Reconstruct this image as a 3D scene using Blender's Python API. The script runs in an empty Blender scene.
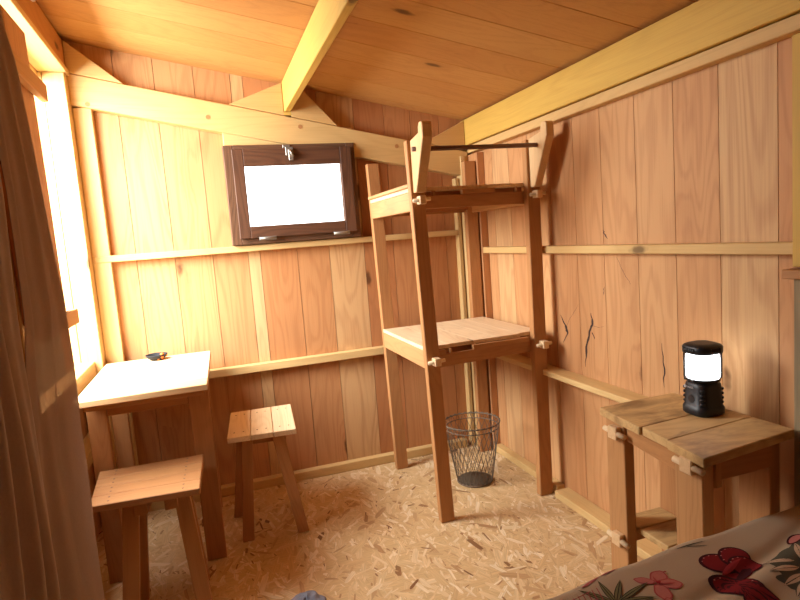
import bpy, bmesh, math, random
from mathutils import Vector, Matrix, Euler

random.seed(11)
SC = bpy.context.scene
COL = SC.collection
S = 0.8333            # plan units -> metres

# ------------------------------------------------------------------ camera
def cam_axes(y, p, r):
    f = Vector((math.sin(y)*math.cos(p), math.cos(y)*math.cos(p), math.sin(p)))
    rt = Vector((math.cos(y), -math.sin(y), 0)); up = rt.cross(f)
    return math.cos(r)*rt + math.sin(r)*up, -math.sin(r)*rt + math.cos(r)*up, f
RT, UP, FW = cam_axes(0.317108528, -0.108951782, -0.0764216319)
cd = bpy.data.cameras.new('camera')
cd.sensor_width = 36.0
cd.lens = 577.526798*36/800
cd.clip_start = 0.02
cam = bpy.data.objects.new('camera', cd); COL.objects.link(cam)
cam.matrix_world = Matrix(((RT.x, UP.x, -FW.x, 0), (RT.y, UP.y, -FW.y, 0), (RT.z, UP.z, -FW.z, 1.5*S), (0, 0, 0, 1)))
SC.camera = cam

# ------------------------------------------------------------------ world, daylight, exposure
W = bpy.data.worlds.new('overcast_sky'); SC.world = W
W.use_nodes = True
bg = W.node_tree.nodes['Background']
bg.inputs['Color'].default_value = (0.97, 0.985, 1.0, 1)
bg.inputs['Strength'].default_value = 7.0
def area_light(name, loc, rot, sx, sy, power, color):
    l = bpy.data.lights.new(name, 'AREA'); l.shape = 'RECTANGLE'; l.size = sx; l.size_y = sy
    l.energy = power; l.color = color
    o = bpy.data.objects.new(name, l); COL.objects.link(o); o.location = loc; o.rotation_euler = rot
    return o
# bright overcast daylight standing outside the big left window
area_light('daylight_left', (-1.22*S, 2.82*S, 2.00*S), (0, math.radians(-42), 0), 1.3*S, 1.6*S, 245.0, (0.94, 0.975, 1.0))
SC.view_settings.view_transform = 'Standard'
SC.view_settings.look = 'None'
SC.view_settings.gamma = 1.0
SC.view_settings.use_curve_mapping = False
SC.view_settings.exposure = -0.36
SC.cycles.max_bounces = 10
SC.cycles.diffuse_bounces = 6
SC.cycles.transparent_max_bounces = 16
SC.cycles.sample_clamp_indirect = 8.0
SC.cycles.use_denoising = True

# ------------------------------------------------------------------ materials
def new_mat(name):
    m = bpy.data.materials.new(name); m.use_nodes = True
    nt = m.node_tree
    return m, nt, nt.nodes['Principled BSDF']
def lnk(nt, a, b): nt.links.new(a, b)
def math_node(nt, op, a=None, b=None, clamp=False):
    n = nt.nodes.new('ShaderNodeMath'); n.operation = op; n.use_clamp = clamp
    for i, v in enumerate((a, b)):
        if v is None: continue
        if isinstance(v, (int, float)): n.inputs[i].default_value = v
        else: nt.links.new(v, n.inputs[i])
    return n.outputs[0]
def mix_col(nt, fac, a, b):
    n = nt.nodes.new('ShaderNodeMix'); n.data_type = 'RGBA'
    for sock, v in ((n.inputs[0], fac), (n.inputs[6], a), (n.inputs[7], b)):
        if isinstance(v, (int, float)): sock.default_value = v
        elif isinstance(v, tuple): sock.default_value = (*v, 1) if len(v) == 3 else v
        else: nt.links.new(v, sock)
    return n.outputs[2]
def ramp(nt, fac, stops):
    n = nt.nodes.new('ShaderNodeValToRGB'); e = n.color_ramp.elements
    while len(e) < len(stops): e.new(0.5)
    for i, (p, c) in enumerate(stops):
        e[i].position = p; e[i].color = (*c, 1) if not isinstance(c, float) else (c, c, c, 1)
    nt.links.new(fac, n.inputs[0])
    return n.outputs[0]

def wood(name, base, dark, pale, red, knots=0.5, rough=0.6, ring=0.55, freq=15.0, grime=0.0):
    """sawn softwood; grain runs along the first component of the 'bco' attribute, 'tint' shifts a board to pale (+) or red (-)"""
    m, nt, b = new_mat(name)
    at = nt.nodes.new('ShaderNodeAttribute'); at.attribute_name = 'bco'
    ti = nt.nodes.new('ShaderNodeAttribute'); ti.attribute_name = 'tint'
    def mapped(su, sv):
        mp = nt.nodes.new('ShaderNodeMapping'); mp.inputs['Scale'].default_value = (su, sv, sv)
        lnk(nt, at.outputs['Vector'], mp.inputs['Vector']); return mp.outputs[0]
    def noise(vec, det=2.0, dist=0.0, ro=0.5):
        n = nt.nodes.new('ShaderNodeTexNoise'); n.inputs['Scale'].default_value = 1.0
        n.inputs['Detail'].default_value = det; n.inputs['Distortion'].default_value = dist; n.inputs['Roughness'].default_value = ro
        lnk(nt, vec, n.inputs['Vector']); return n.outputs['Fac']
    n1 = noise(mapped(0.9, 7.0), 1.5, 0.5)
    # knots: sparse voronoi cells, slightly long along the grain
    v = nt.nodes.new('ShaderNodeTexVoronoi'); v.inputs['Scale'].default_value = 1.0
    lnk(nt, mapped(2.6, 6.5), v.inputs['Vector'])
    sepc = nt.nodes.new('ShaderNodeSeparateColor'); lnk(nt, v.outputs['Color'], sepc.inputs[0])
    gate = math_node(nt, 'GREATER_THAN', sepc.outputs[0], 1.0-0.42*knots)
    wob = math_node(nt, 'MULTIPLY', math_node(nt, 'SUBTRACT', noise(mapped(30, 30), 1.0), 0.5), 0.10)
    kd = math_node(nt, 'ADD', v.outputs['Distance'], wob)
    halo = math_node(nt, 'MULTIPLY', ramp(nt, kd, [(0.0, 1.0), (0.42, 0.0)]), gate)
    core = math_node(nt, 'MULTIPLY', ramp(nt, kd, [(0.0, 1.0), (0.07, 0.9), (0.135, 0.0)]), gate)
    ph = math_node(nt, 'ADD', math_node(nt, 'MULTIPLY', n1, freq*6.28), math_node(nt, 'MULTIPLY', halo, 9.0))
    sn = math_node(nt, 'MULTIPLY_ADD', math_node(nt, 'SINE', ph), 0.5)
    sn.node.inputs[2].default_value = 0.5
    rings = ramp(nt, sn, [(0.0, 0.0), (0.45, 0.12), (0.85, 0.75), (1.0, 1.0)])
    fib = noise(mapped(5.0, 230.0), 2.0)
    big = noise(mapped(0.7, 2.5), 2.0)
    f1 = math_node(nt, 'MULTIPLY', rings, ring)
    f1 = math_node(nt, 'ADD', f1, math_node(nt, 'MULTIPLY', math_node(nt, 'SUBTRACT', fib, 0.5), 0.8))
    f1 = math_node(nt, 'ADD', f1, math_node(nt, 'MULTIPLY', math_node(nt, 'SUBTRACT', big, 0.45), 0.6), True)
    tp = math_node(nt, 'MAXIMUM', ti.outputs['Fac'], 0.0, True)
    tn = math_node(nt, 'MAXIMUM', math_node(nt, 'MULTIPLY', ti.outputs['Fac'], -1.0), 0.0, True)
    basec = mix_col(nt, tn, mix_col(nt, tp, base, pale), red)
    darkc = mix_col(nt, 0.45, dark, mix_col(nt, 0.5, dark, basec))
    c = mix_col(nt, f1, basec, darkc)
    c = mix_col(nt, math_node(nt, 'MULTIPLY', halo, 0.35), c, dark)
    c = mix_col(nt, math_node(nt, 'MULTIPLY', core, 0.85), c, tuple(x*0.22 for x in dark))
    if grime:
        g = ramp(nt, noise(mapped(5.0, 9.0), 4.0, 0.6, 0.6), [(0.50, 0.0), (0.72, 1.0)])
        c = mix_col(nt, math_node(nt, 'MULTIPLY', g, grime), c, tuple(x*0.45 for x in dark))
    lnk(nt, c, b.inputs['Base Color'])
    b.inputs['Roughness'].default_value = rough
    b.inputs['Specular IOR Level'].default_value = 0.25
    bp = nt.nodes.new('ShaderNodeBump'); bp.inputs['Strength'].default_value = 0.25; bp.inputs['Distance'].default_value = 0.0015
    lnk(nt, math_node(nt, 'SUBTRACT', 1.0, f1), bp.inputs['Height']); lnk(nt, bp.outputs[0], b.inputs['Normal'])
    return m

M = {}
M['fir'] = wood('fir_wall_boards', (0.57, 0.295, 0.122), (0.32, 0.118, 0.040), (0.64, 0.400, 0.185), (0.46, 0.180, 0.064), knots=1.0, ring=0.35, freq=11)
M['ceiling'] = wood('ceiling_boards', (0.53, 0.255, 0.075), (0.35, 0.135, 0.036), (0.58, 0.33, 0.11), (0.45, 0.19, 0.052), knots=0.6, ring=0.26, freq=11)
M['pine'] = wood('yellow_pine_timber', (0.64, 0.415, 0.165), (0.44, 0.235, 0.07), (0.70, 0.50, 0.23), (0.56, 0.31, 0.11), knots=0.3, ring=0.2, freq=10)
M['beam'] = wood('yellow_stained_beam', (0.62, 0.385, 0.080), (0.40, 0.21, 0.04), (0.66, 0.44, 0.11), (0.54, 0.31, 0.068), knots=0.35, ring=0.16, freq=9)
M['oak'] = wood('furniture_wood', (0.47, 0.225, 0.082), (0.27, 0.105, 0.035), (0.58, 0.345, 0.15), (0.35, 0.14, 0.05), knots=0.3, ring=0.25)
M['top'] = wood('pale_furniture_boards', (0.70, 0.45, 0.22), (0.46, 0.24, 0.095), (0.84, 0.65, 0.41), (0.58, 0.31, 0.13), knots=0.35, ring=0.22)
M['worn'] = wood('worn_table_boards', (0.62, 0.40, 0.165), (0.38, 0.20, 0.07), (0.70, 0.48, 0.22), (0.46, 0.25, 0.10), knots=1.0, ring=0.35, grime=0.8)
M['brown'] = wood('dark_stained_frame', (0.115, 0.050, 0.026), (0.05, 0.022, 0.012), (0.24, 0.13, 0.065), (0.13, 0.055, 0.03), knots=0.2, rough=0.5)
M['grey_wood'] = wood('weathered_grey_wood', (0.30, 0.225, 0.125), (0.15, 0.11, 0.06), (0.38, 0.32, 0.22), (0.25, 0.20, 0.13), knots=0.3, rough=0.8)

def plain(name, c, rough=0.5, metal=0.0, spec=0.5, bump=0.0, bscale=200):
    m, nt, b = new_mat(name)
    n = nt.nodes.new('ShaderNodeTexNoise'); n.inputs['Scale'].default_value = bscale; n.inputs['Detail'].default_value = 3
    tc = nt.nodes.new('ShaderNodeTexCoord'); lnk(nt, tc.outputs['Object'], n.inputs['Vector'])
    lnk(nt, mix_col(nt, n.outputs['Fac'], tuple(x*0.86 for x in c), tuple(min(1, x*1.12) for x in c)), b.inputs['Base Color'])
    b.inputs['Roughness'].default_value = rough; b.inputs['Metallic'].default_value = metal; b.inputs['Specular IOR Level'].default_value = spec
    if bump:
        bp = nt.nodes.new('ShaderNodeBump'); bp.inputs['Strength'].default_value = bump; bp.inputs['Distance'].default_value = 0.001
        lnk(nt, n.outputs['Fac'], bp.inputs['Height']); lnk(nt, bp.outputs[0], b.inputs['Normal'])
    return m
M['metal'] = plain('dull_hinge_metal', (0.34, 0.31, 0.27), 0.45, 0.8)
M['wire'] = plain('dark_galvanised_wire', (0.16, 0.115, 0.075), 0.6, 0.0, 0.25)
M['rod'] = plain('dark_rod', (0.17, 0.075, 0.04), 0.5)
M['crack'] = plain('dark_resin_crack', (0.045, 0.018, 0.010), 0.7)
M['peg'] = plain('pale_dowel', (0.72, 0.52, 0.30), 0.6)
M['black'] = plain('black_rubbery_plastic', (0.012, 0.012, 0.014), 0.42, 0, 0.5, 0.3, 900)
M['gloss_black'] = plain('glossy_black_plastic', (0.010, 0.011, 0.014), 0.18)
M['print'] = plain('pale_printing', (0.42, 0.42, 0.42), 0.5)
M['bowl'] = plain('dark_grey_glaze', (0.022, 0.022, 0.025), 0.65, 0, 0.2)
M['orange'] = plain('orange_glaze', (0.75, 0.16, 0.012), 0.4)
M['greycloth'] = plain('mottled_grey_cloth', (0.24, 0.25, 0.30), 0.9, 0, 0.2, 0.6, 60)
M['mattress'] = plain('mattress_ticking', (0.6, 0.56, 0.5), 0.9)
M['linen'] = plain('beige_bed_linen', (0.40, 0.30, 0.195), 0.9, 0, 0.15, 0.35, 700)
M['pr_red'] = plain('print_dark_red', (0.17, 0.012, 0.014), 0.9, 0, 0.1)
M['pr_maroon'] = plain('print_maroon', (0.045, 0.008, 0.010), 0.9, 0, 0.1)
M['pr_crimson'] = plain('print_crimson', (0.30, 0.03, 0.035), 0.9, 0, 0.1)
M['pr_pink'] = plain('print_pink', (0.42, 0.14, 0.115), 0.9, 0, 0.1)
M['pr_rose'] = plain('print_rose', (0.33, 0.07, 0.065), 0.9, 0, 0.1)
M['pr_green'] = plain('print_olive', (0.16, 0.135, 0.06), 0.9, 0, 0.1)
M['pr_dark'] = plain('print_dark_outline', (0.035, 0.030, 0.022), 0.9, 0, 0.1)
M['pr_cream'] = plain('print_cream', (0.48, 0.34, 0.22), 0.9, 0, 0.1)
M['pr_moss'] = plain('print_moss', (0.075, 0.068, 0.045), 0.9, 0, 0.1)

M['ground'] = plain('dry_grass_ground', (0.24, 0.22, 0.12), 0.95, 0, 0.1, 0.5, 6)

def glow_mat():
    m, nt, b = new_mat('lit_frosted_globe')
    b.inputs['Base Color'].default_value = (0.9, 0.92, 0.95, 1)
    b.inputs['Emission Color'].default_value = (0.94, 0.97, 1.0, 1)
    b.inputs['Emission Strength'].default_value = 7.0
    b.inputs['Roughness'].default_value = 0.3
    return m
M['glow'] = glow_mat()
def pane_mat():
    m, nt, b = new_mat('clear_pane')
    nt.nodes.remove(b)
    out = [n for n in nt.nodes if n.type == 'OUTPUT_MATERIAL'][0]
    tr = nt.nodes.new('ShaderNodeBsdfTransparent'); tr.inputs[0].default_value = (0.97, 0.97, 0.96, 1)
    gl = nt.nodes.new('ShaderNodeBsdfGlossy'); gl.inputs['Roughness'].default_value = 0.03
    mx = nt.nodes.new('ShaderNodeMixShader'); mx.inputs[0].default_value = 0.05
    lnk(nt, tr.outputs[0], mx.inputs[1]); lnk(nt, gl.outputs[0], mx.inputs[2]); lnk(nt, mx.outputs[0], out.inputs[0])
    return m
M['pane'] = pane_mat()
def gauze(name, c, see):
    m, nt, b = new_mat(name)
    nt.nodes.remove(b)
    out = [n for n in nt.nodes if n.type == 'OUTPUT_MATERIAL'][0]
    tc = nt.nodes.new('ShaderNodeTexCoord')
    mp = nt.nodes.new('ShaderNodeMapping'); mp.inputs['Scale'].default_value = (320, 320, 160); lnk(nt, tc.outputs['Object'], mp.inputs['Vector'])
    n = nt.nodes.new('ShaderNodeTexNoise'); n.inputs['Scale'].default_value = 1.0; n.inputs['Detail'].default_value = 4; lnk(nt, mp.outputs[0], n.inputs['Vector'])
    col = mix_col(nt, n.outputs['Fac'], tuple(x*0.88 for x in c), tuple(x*1.1 for x in c))
    df = nt.nodes.new('ShaderNodeBsdfDiffuse'); tl = nt.nodes.new('ShaderNodeBsdfTranslucent'); tr = nt.nodes.new('ShaderNodeBsdfTransparent')
    lnk(nt, col, df.inputs[0]); lnk(nt, col, tl.inputs[0]); tr.inputs[0].default_value = (0.75, 0.62, 0.52, 1)
    m1 = nt.nodes.new('ShaderNodeMixShader'); m1.inputs[0].default_value = 0.40
    lnk(nt, df.outputs[0], m1.inputs[1]); lnk(nt, tl.outputs[0], m1.inputs[2])
    m2 = nt.nodes.new('ShaderNodeMixShader'); m2.inputs[0].default_value = see
    lnk(nt, m1.outputs[0], m2.inputs[1]); lnk(nt, tr.outputs[0], m2.inputs[2]); lnk(nt, m2.outputs[0], out.inputs[0])
    return m
M['gauze'] = gauze('brown_gauze', (0.50, 0.365, 0.28), 0.20)
M['gauze2'] = gauze('taupe_gauze', (0.66, 0.54, 0.45), 0.10)
def osb():
    m, nt, b = new_mat('strand_board_flakes')
    at = nt.nodes.new('ShaderNodeAttribute'); at.attribute_name = 'bco'
    ti = nt.nodes.new('ShaderNodeAttribute'); ti.attribute_name = 'tint'
    mp = nt.nodes.new('ShaderNodeMapping'); mp.inputs['Scale'].default_value = (9, 260, 260); lnk(nt, at.outputs['Vector'], mp.inputs['Vector'])
    n = nt.nodes.new('ShaderNodeTexNoise'); n.inputs['Scale'].default_value = 1.0; n.inputs['Detail'].default_value = 2; lnk(nt, mp.outputs[0], n.inputs['Vector'])
    base = ramp(nt, ti.outputs['Fac'], [(0.0, (0.22, 0.095, 0.035)), (0.10, (0.45, 0.245, 0.105)), (0.35, (0.65, 0.43, 0.205)), (0.7, (0.73, 0.515, 0.27)), (1.0, (0.82, 0.65, 0.41))])
    mt = nt.nodes.new('ShaderNodeMix'); mt.data_type = 'RGBA'; mt.blend_type = 'MULTIPLY'; mt.inputs[0].default_value = 1.0
    lnk(nt, base, mt.inputs[6]); lnk(nt, ramp(nt, n.outputs['Fac'], [(0.3, 0.78), (0.7, 1.08)]), mt.inputs[7])
    lnk(nt, mt.outputs[2], b.inputs['Base Color'])
    b.inputs['Roughness'].default_value = 0.6; b.inputs['Specular IOR Level'].default_value = 0.3
    return m
M['osb'] = osb()

# ------------------------------------------------------------------ mesh builder
class P:
    """collects pieces (plan units) and links them as ONE mesh object"""
    def __init__(s): s.v = []; s.f = []; s.b = []; s.t = []; s.m = []; s.sm = []
    def add(s, verts, faces, bco=None, tint=0.0, mi=0, smooth=False):
        o = len(s.v)
        s.v += [Vector(v) for v in verts]; s.f += [tuple(i+o for i in f) for f in faces]
        s.b += [Vector(x) for x in (bco or verts)]; s.t += [tint]*len(verts); s.m += [mi]*len(faces); s.sm += [smooth]*len(faces)
        return s
    def prism(s, prof, d, axis_fn, grain=0, tint=0.0, bev=0.0, mi=0, seed=None):
        """solid from the polygon prof [(a,b)] swept from d[0] to d[1]; axis_fn(a,b,c) -> point"""
        n = len(prof)
        vs = [axis_fn(a, b, d[0]) for a, b in prof] + [axis_fn(a, b, d[1]) for a, b in prof]
        fs = [tuple(range(n))[::-1], tuple(range(n, 2*n))] + [(i, (i+1) % n, n+(i+1) % n, n+i) for i in range(n)]
        return s.solid(vs, fs, grain, tint, bev, mi, seed)
    def solid(s, vs, fs, grain=0, tint=0.0, bev=0.0, mi=0, seed=None, gdir=None):
        bm = bmesh.new()
        bv = [bm.verts.new(v) for v in vs]
        for f in fs: bm.faces.new([bv[i] for i in f])
        bmesh.ops.recalc_face_normals(bm, faces=bm.faces)
        if bev: bmesh.ops.bevel(bm, geom=list(bm.edges), offset=bev, segments=1, affect='EDGES', profile=0.5)
        bm.verts.index_update()
        V = [v.co.copy() for v in bm.verts]; F = [tuple(v.index for v in f.verts) for f in bm.faces]; bm.free()
        off = seed if seed is not None else Vector((random.uniform(0, 50), random.uniform(0, 50), random.uniform(0, 50)))
        if gdir is not None:
            g = Vector(gdir).normalized(); a = g.orthogonal().normalized(); c = g.cross(a)
            B = [Vector((v.dot(g), v.dot(a), v.dot(c)))*S + off for v in V]
        else:
            o = [grain, (grain+1) % 3, (grain+2) % 3]
            B = [Vector((v[o[0]], v[o[1]], v[o[2]]))*S + off for v in V]
        return s.add(V, F, B, tint, mi)
    def box(s, x, y, z, grain=None, tint=0.0, bev=0.003, mi=0, seed=None):
        if grain is None:
            L = (abs(x[1]-x[0]), abs(y[1]-y[0]), abs(z[1]-z[0])); grain = L.index(max(L))
        vs = [(a, b, c) for c in z for b in y for a in x]
        fs = [(0, 2, 3, 1), (4, 5, 7, 6), (0, 1, 5, 4), (2, 6, 7, 3), (0, 4, 6, 2), (1, 3, 7, 5)]
        return s.solid(vs, fs, grain, tint, bev, mi, seed)
    def hexa(s, vs, grain=0, tint=0.0, bev=0.003, gdir=None, mi=0):
        """8 corners ordered x fastest, then y, then z"""
        fs = [(0, 2, 3, 1), (4, 5, 7, 6), (0, 1, 5, 4), (2, 6, 7, 3), (0, 4, 6, 2), (1, 3, 7, 5)]
        return s.solid(vs, fs, grain, tint, bev, mi, None, gdir)
    def plank(s, a, b, w, t, wdir, tint=0.0, bev=0.003, flat=True):
        """bar from a to b, width w along wdir (roughly), thickness t across; ends cut level when flat"""
        a, b = Vector(a), Vector(b); ax = (b-a).normalized(); wd = Vector(wdir)
        if flat:
            wd.z = 0; wd.normalize(); td = Vector((-wd.y, wd.x, 0))
        else:
            wd = (wd - ax*wd.dot(ax)).normalized(); td = ax.cross(wd)
        vs = [p + wd*(w/2*i) + td*(t/2*j) for p in (a, b) for j in (-1, 1) for i in (-1, 1)]
        return s.hexa(vs, tint=tint, bev=bev, gdir=ax)
    def tube(s, pts, r, n=8, closed=False, mi=0, tint=0.0, cap=True):
        pts = [Vector(p) for p in pts]; m = len(pts); vs = []; fs = []
        up = Vector((0, 0, 1)); prev = None
        for i, p in enumerate(pts):
            d = (pts[(i+1) % m]-pts[i-1]) if closed else (pts[min(i+1, m-1)]-pts[max(i-1, 0)])
            d.normalize()
            if prev is None: prev = d.orthogonal().normalized()
            a = (prev - d*prev.dot(d)).normalized(); prev = a; b = d.cross(a)
            for k in range(n):
                q = 2*math.pi*k/n; vs.append(p + (a*math.cos(q) + b*math.sin(q))*r)
        for i in range(m if closed else m-1):
            for k in range(n):
                j = (i+1) % m; fs.append((i*n+k, i*n+(k+1) % n, j*n+(k+1) % n, j*n+k))
        if cap and not closed: fs += [tuple(range(n))[::-1], tuple(range((m-1)*n, m*n))]
        return s.add(vs, fs, [v*S for v in vs], tint, mi, True)
    def loft(s, rings, mi=0, smooth=True, cap=(True, True)):
        n = len(rings[0]); vs = [Vector(p) for r in rings for p in r]; fs = []
        for i in range(len(rings)-1):
            for k in range(n): fs.append((i*n+k, i*n+(k+1) % n, (i+1)*n+(k+1) % n, (i+1)*n+k))
        if cap[0]: fs.append(tuple(range(n))[::-1])
        if cap[1]: fs.append(tuple(range((len(rings)-1)*n, len(rings)*n)))
        return s.add(vs, fs, [v*S for v in vs], 0, mi, smooth)
    def build(s, name, mats, parent=None, label=None):
        me = bpy.data.meshes.new(name)
        root = parent
        while root is not None and root.parent is not None: root = root.parent
        o0 = root.location if root is not None else Vector((0, 0, 0))
        me.from_pydata([v*S - o0 for v in s.v], [], s.f)
        a = me.attributes.new('bco', 'FLOAT_VECTOR', 'POINT'); a.data.foreach_set('vector', [c for b in s.b for c in b])
        t = me.attributes.new('tint', 'FLOAT', 'POINT'); t.data.foreach_set('value', s.t)
        for m in (mats if isinstance(mats, (list, tuple)) else [mats]): me.materials.append(M[m])
        me.polygons.foreach_set('material_index', s.m); me.polygons.foreach_set('use_smooth', s.sm)
        me.update()
        o = bpy.data.objects.new(name, me); COL.objects.link(o)
        if parent is not None: o.parent = parent
        if label: o['label'] = label
        return o

def thing(name, label, cat, loc, group=None):
    o = bpy.data.objects.new(name, None); COL.objects.link(o)
    o.location = Vector(loc)*S; o.empty_display_size = 0.1
    o['label'] = label; o['category'] = cat
    if group: o['group'] = group
    return o
NT = [0]
def struct(p, name, mats, label=None):
    o = p.build(name, mats); o['kind'] = 'structure'
    if label: o['label'] = label
    return o
def trim(p, mats, label):
    NT[0] += 1
    return struct(p, 'trim_%d' % NT[0], mats, label)

# ================================================================== SETTING
XL, XR, YB, YF = -0.72, 1.78, 3.65, -1.45
def ceil_z(x): return 2.692 - 0.191*(x+0.6)

gr = P(); gr.add([(-30, -30, -0.35), (30, -30, -0.35), (30, 30, -0.35), (-30, 30, -0.35)], [(0, 1, 2, 3)]); struct(gr, 'ground', 'ground', 'dry grassy ground outside')

# floor: strand board, thousands of pressed flakes
fl = P()
fl.add([(-0.8, YF, -0.0005), (1.85, YF, -0.0005), (1.85, 3.72, -0.0005), (-0.8, 3.72, -0.0005), (-0.8, YF, -0.04), (1.85, YF, -0.04), (1.85, 3.72, -0.04), (-0.8, 3.72, -0.04)],
       [(0, 1, 2, 3), (7, 6, 5, 4), (0, 4, 5, 1), (1, 5, 6, 2), (2, 6, 7, 3), (3, 7, 4, 0)], tint=0.35)
NFL = 14000
for i in range(NFL):
    cx, cy = random.uniform(-0.74, 1.80), random.uniform(-0.2, 3.68)
    L = random.choice((0.04, 0.06, 0.09, 0.13))*random.uniform(0.7, 1.2); w = L*random.uniform(0.10, 0.26)
    if random.random() < 0.2: L *= 0.5; w *= 0.6
    an = random.gauss(1.45, 0.62); ca, sa = math.cos(an), math.sin(an)
    dk = random.random() < 0.03
    if dk: L *= 0.6; w *= 0.7
    z = 0.0009*i/NFL
    q = [(-L/2, -w*0.35), (-L*0.28, -w/2), (L*0.33, -w*0.5), (L/2, -w*0.1), (L*0.42, w*0.42), (-L*0.2, w*0.5), (-L*0.46, w*0.2)]
    q = [(a*random.uniform(0.85, 1.1), b*random.uniform(0.7, 1.2)) for a, b in q]
    vs = [(min(1.84, max(-0.79, cx+a*ca-b*sa)), cy+a*sa+b*ca, z) for a, b in q]
    ox, oy = random.uniform(0, 90), random.uniform(0, 90)
    t = min(1, max(0, random.gauss(0.5, 0.2)))
    if dk: t = random.uniform(0, 0.10)
    elif random.random() < 0.10: t = random.uniform(0.85, 1.0)
    fl.add(vs, [tuple(range(7))], [(a*S+ox, b*S+oy, 0) for a, b in q], t)
struct(fl, 'floor', 'osb', 'strand board floor of pressed wood flakes')

# back wall boards (vertical), hole for the small window
HX, HZ = (0.215, 0.89), (1.575, 2.05)
bw = P()
edges = [-0.80, -0.577, -0.378, -0.172, 0.041, 0.246, 0.317, 0.545, 0.749, 0.98, 1.18, 1.36, 1.56, 1.82]
tints = [0.1, 0.1, 0.2, 0.1, -0.15, 0.95, -0.55, -0.35, 0.75, -0.8, -0.5, -0.6, -0.5]
def cut_board(p, x0, x1, y, top, hole, tint):
    sd = Vector((random.uniform(0, 50), random.uniform(0, 50), random.uniform(0, 50)))
    a, b = x0+0.0015, x1-0.0015
    def bx(u0, u1, z0, z1):
        if u1-u0 > 1e-4 and z1-z0 > 1e-4:
            vs = [(u0, y[0], z0), (u1, y[0], z0), (u0, y[1], z0), (u1, y[1], z0)]
            zt = (lambda u: z1) if z1 != 'top' else None
            vs += [(u0, y[0], z1), (u1, y[0], z1), (u0, y[1], z1), (u1, y[1], z1)]
            p.solid(vs, [(0, 2, 3, 1), (4, 5, 7, 6), (0, 1, 5, 4), (2, 6, 7, 3), (0, 4, 6, 2), (1, 3, 7, 5)], 2, tint, 0, 0, sd)
    if hole is None or b <= hole[0][0] or a >= hole[0][1]:
        bx(a, b, 0.0, top); return
    h0, h1 = max(a, hole[0][0]), min(b, hole[0][1])
    bx(a, h0, 0, top); bx(h1, b, 0, top); bx(h0, h1, 0, hole[1][0]); bx(h0, h1, hole[1][1], top)
for i in range(len(edges)-1):
    cut_board(bw, edges[i], edges[i+1], (YB, YB+0.025), ceil_z(edges[i])+0.03, (HX, HZ), tints[i])
# dark backing sheet added to stop sky light leaking through the board gaps
cut_board(bw, -0.82, 1.84, (YB+0.027, YB+0.05), 2.75, (HX, HZ), -0.9)
struct(bw, 'wall_back', 'fir', 'back wall of upright reddish fir boards')

# right wall boards
rw = P()
redges = [3.68, 3.55, 3.344, 3.139, 2.922, 2.71, 2.496, 2.287, 2.06, 1.845, 1.634, 1.408, 1.20]
rt_ = [-0.2, -0.1, 0.55, -0.1, 0.25, -0.25, -0.1, 0.05, 0.2, 0.0, 0.75, -0.25]
y = 1.20; k = 0
while y > YF:
    redges.append(max(YF-0.02, y-0.205)); rt_.append(random.uniform(-0.4, 0.4)); y -= 0.205
for i in range(len(redges)-1):
    rw.box((XR, XR+0.025), (redges[i+1]+0.0015, redges[i]-0.0015), (0, 2.30), 2, rt_[i], 0)
rw.box((XR+0.027, XR+0.05), (YF, 3.70), (0, 2.30), 2, -0.9, 0)
CRACKS = (((2.403, 1.052), (2.396, 0.995), (2.419, 0.954), (2.45, 0.871), (2.467, 0.766)), ((2.404, 0.956), (2.381, 0.922)), ((2.397, 0.989), (2.346, 0.985), (2.29, 1.0)),
          ((2.663, 1.015), (2.629, 0.963), (2.609, 0.923), (2.654, 0.865)), ((2.631, 0.943), (2.575, 1.01), (2.505, 1.085)), ((2.287, 1.459), (2.279, 1.44), (2.258, 1.416)),
          ((2.201, 1.332), (2.165, 1.275), (2.114, 1.21)), ((1.93, 0.78), (1.925, 0.86), (1.935, 0.97)), ((2.294, 1.188), (2.3, 1.149)))
for ci, c in enumerate(CRACKS):                          # dark resin cracks and knots in the boards
    pts = []
    for (ya, za), (yb, zb) in zip(c, c[1:]):
        for f in (0, .25, .5, .75): pts.append((ya+(yb-ya)*f+random.uniform(-.004, .004), za+(zb-za)*f))
    pts.append(c[-1]); n = len(pts); wd = [max(.0008, (.012, .005, .005, .010, .0015, .005, .0015, .004, .003)[ci]*math.sin(math.pi*(i+.6)/(n+.2))*random.uniform(.5, 1.2)) for i in range(n)]
    vs = [(XR-0.0006, a+w_, b) for (a, b), w_ in zip(pts, wd)] + [(XR-0.0006, a-w_, b+w_*.4) for (a, b), w_ in zip(pts, wd)]
    rw.add(vs, [(i, i+1, n+i+1, n+i) for i in range(n-1)], mi=1)
struct(rw, 'wall_right', ['fir', 'crack'], 'right wall of upright pinkish fir boards')

# left wall: boards with the big window opening
lw = P()
OY, OZ = (2.28, 3.52), (0.88, 2.49)
y = 3.70; first = True
while y > YF:
    y0 = max(YF, y-(0.18 if first else 0.205)); first = False; t = random.uniform(-0.6, 0.1)
    segs = [(0, OZ[0]), (OZ[1], 2.76)] if (y0+y)/2 > OY[0] and (y0+y)/2 < OY[1] else [(0, 2.76)]
    for z0, z1 in segs: lw.box((XL-0.025, XL), (y0+0.0015, y-0.0015), (z0, z1), 2, t, 0)
    y = y0
lw.box((XL-0.05, XL-0.027), (YF, OY[0]), (0, 2.76), 2, -0.9, 0)
lw.box((XL-0.05, XL-0.027), (OY[1], 3.70), (0, 2.76), 2, -0.9, 0)
lw.box((XL-0.05, XL-0.027), (OY[0], OY[1]), (0, OZ[0]), 2, -0.9, 0)
lw.box((XL-0.05, XL-0.027), (OY[0], OY[1]), (OZ[1], 2.76), 2, -0.9, 0)
struct(lw, 'wall_left', 'fir', 'left wall of upright boards with the big window')

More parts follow.
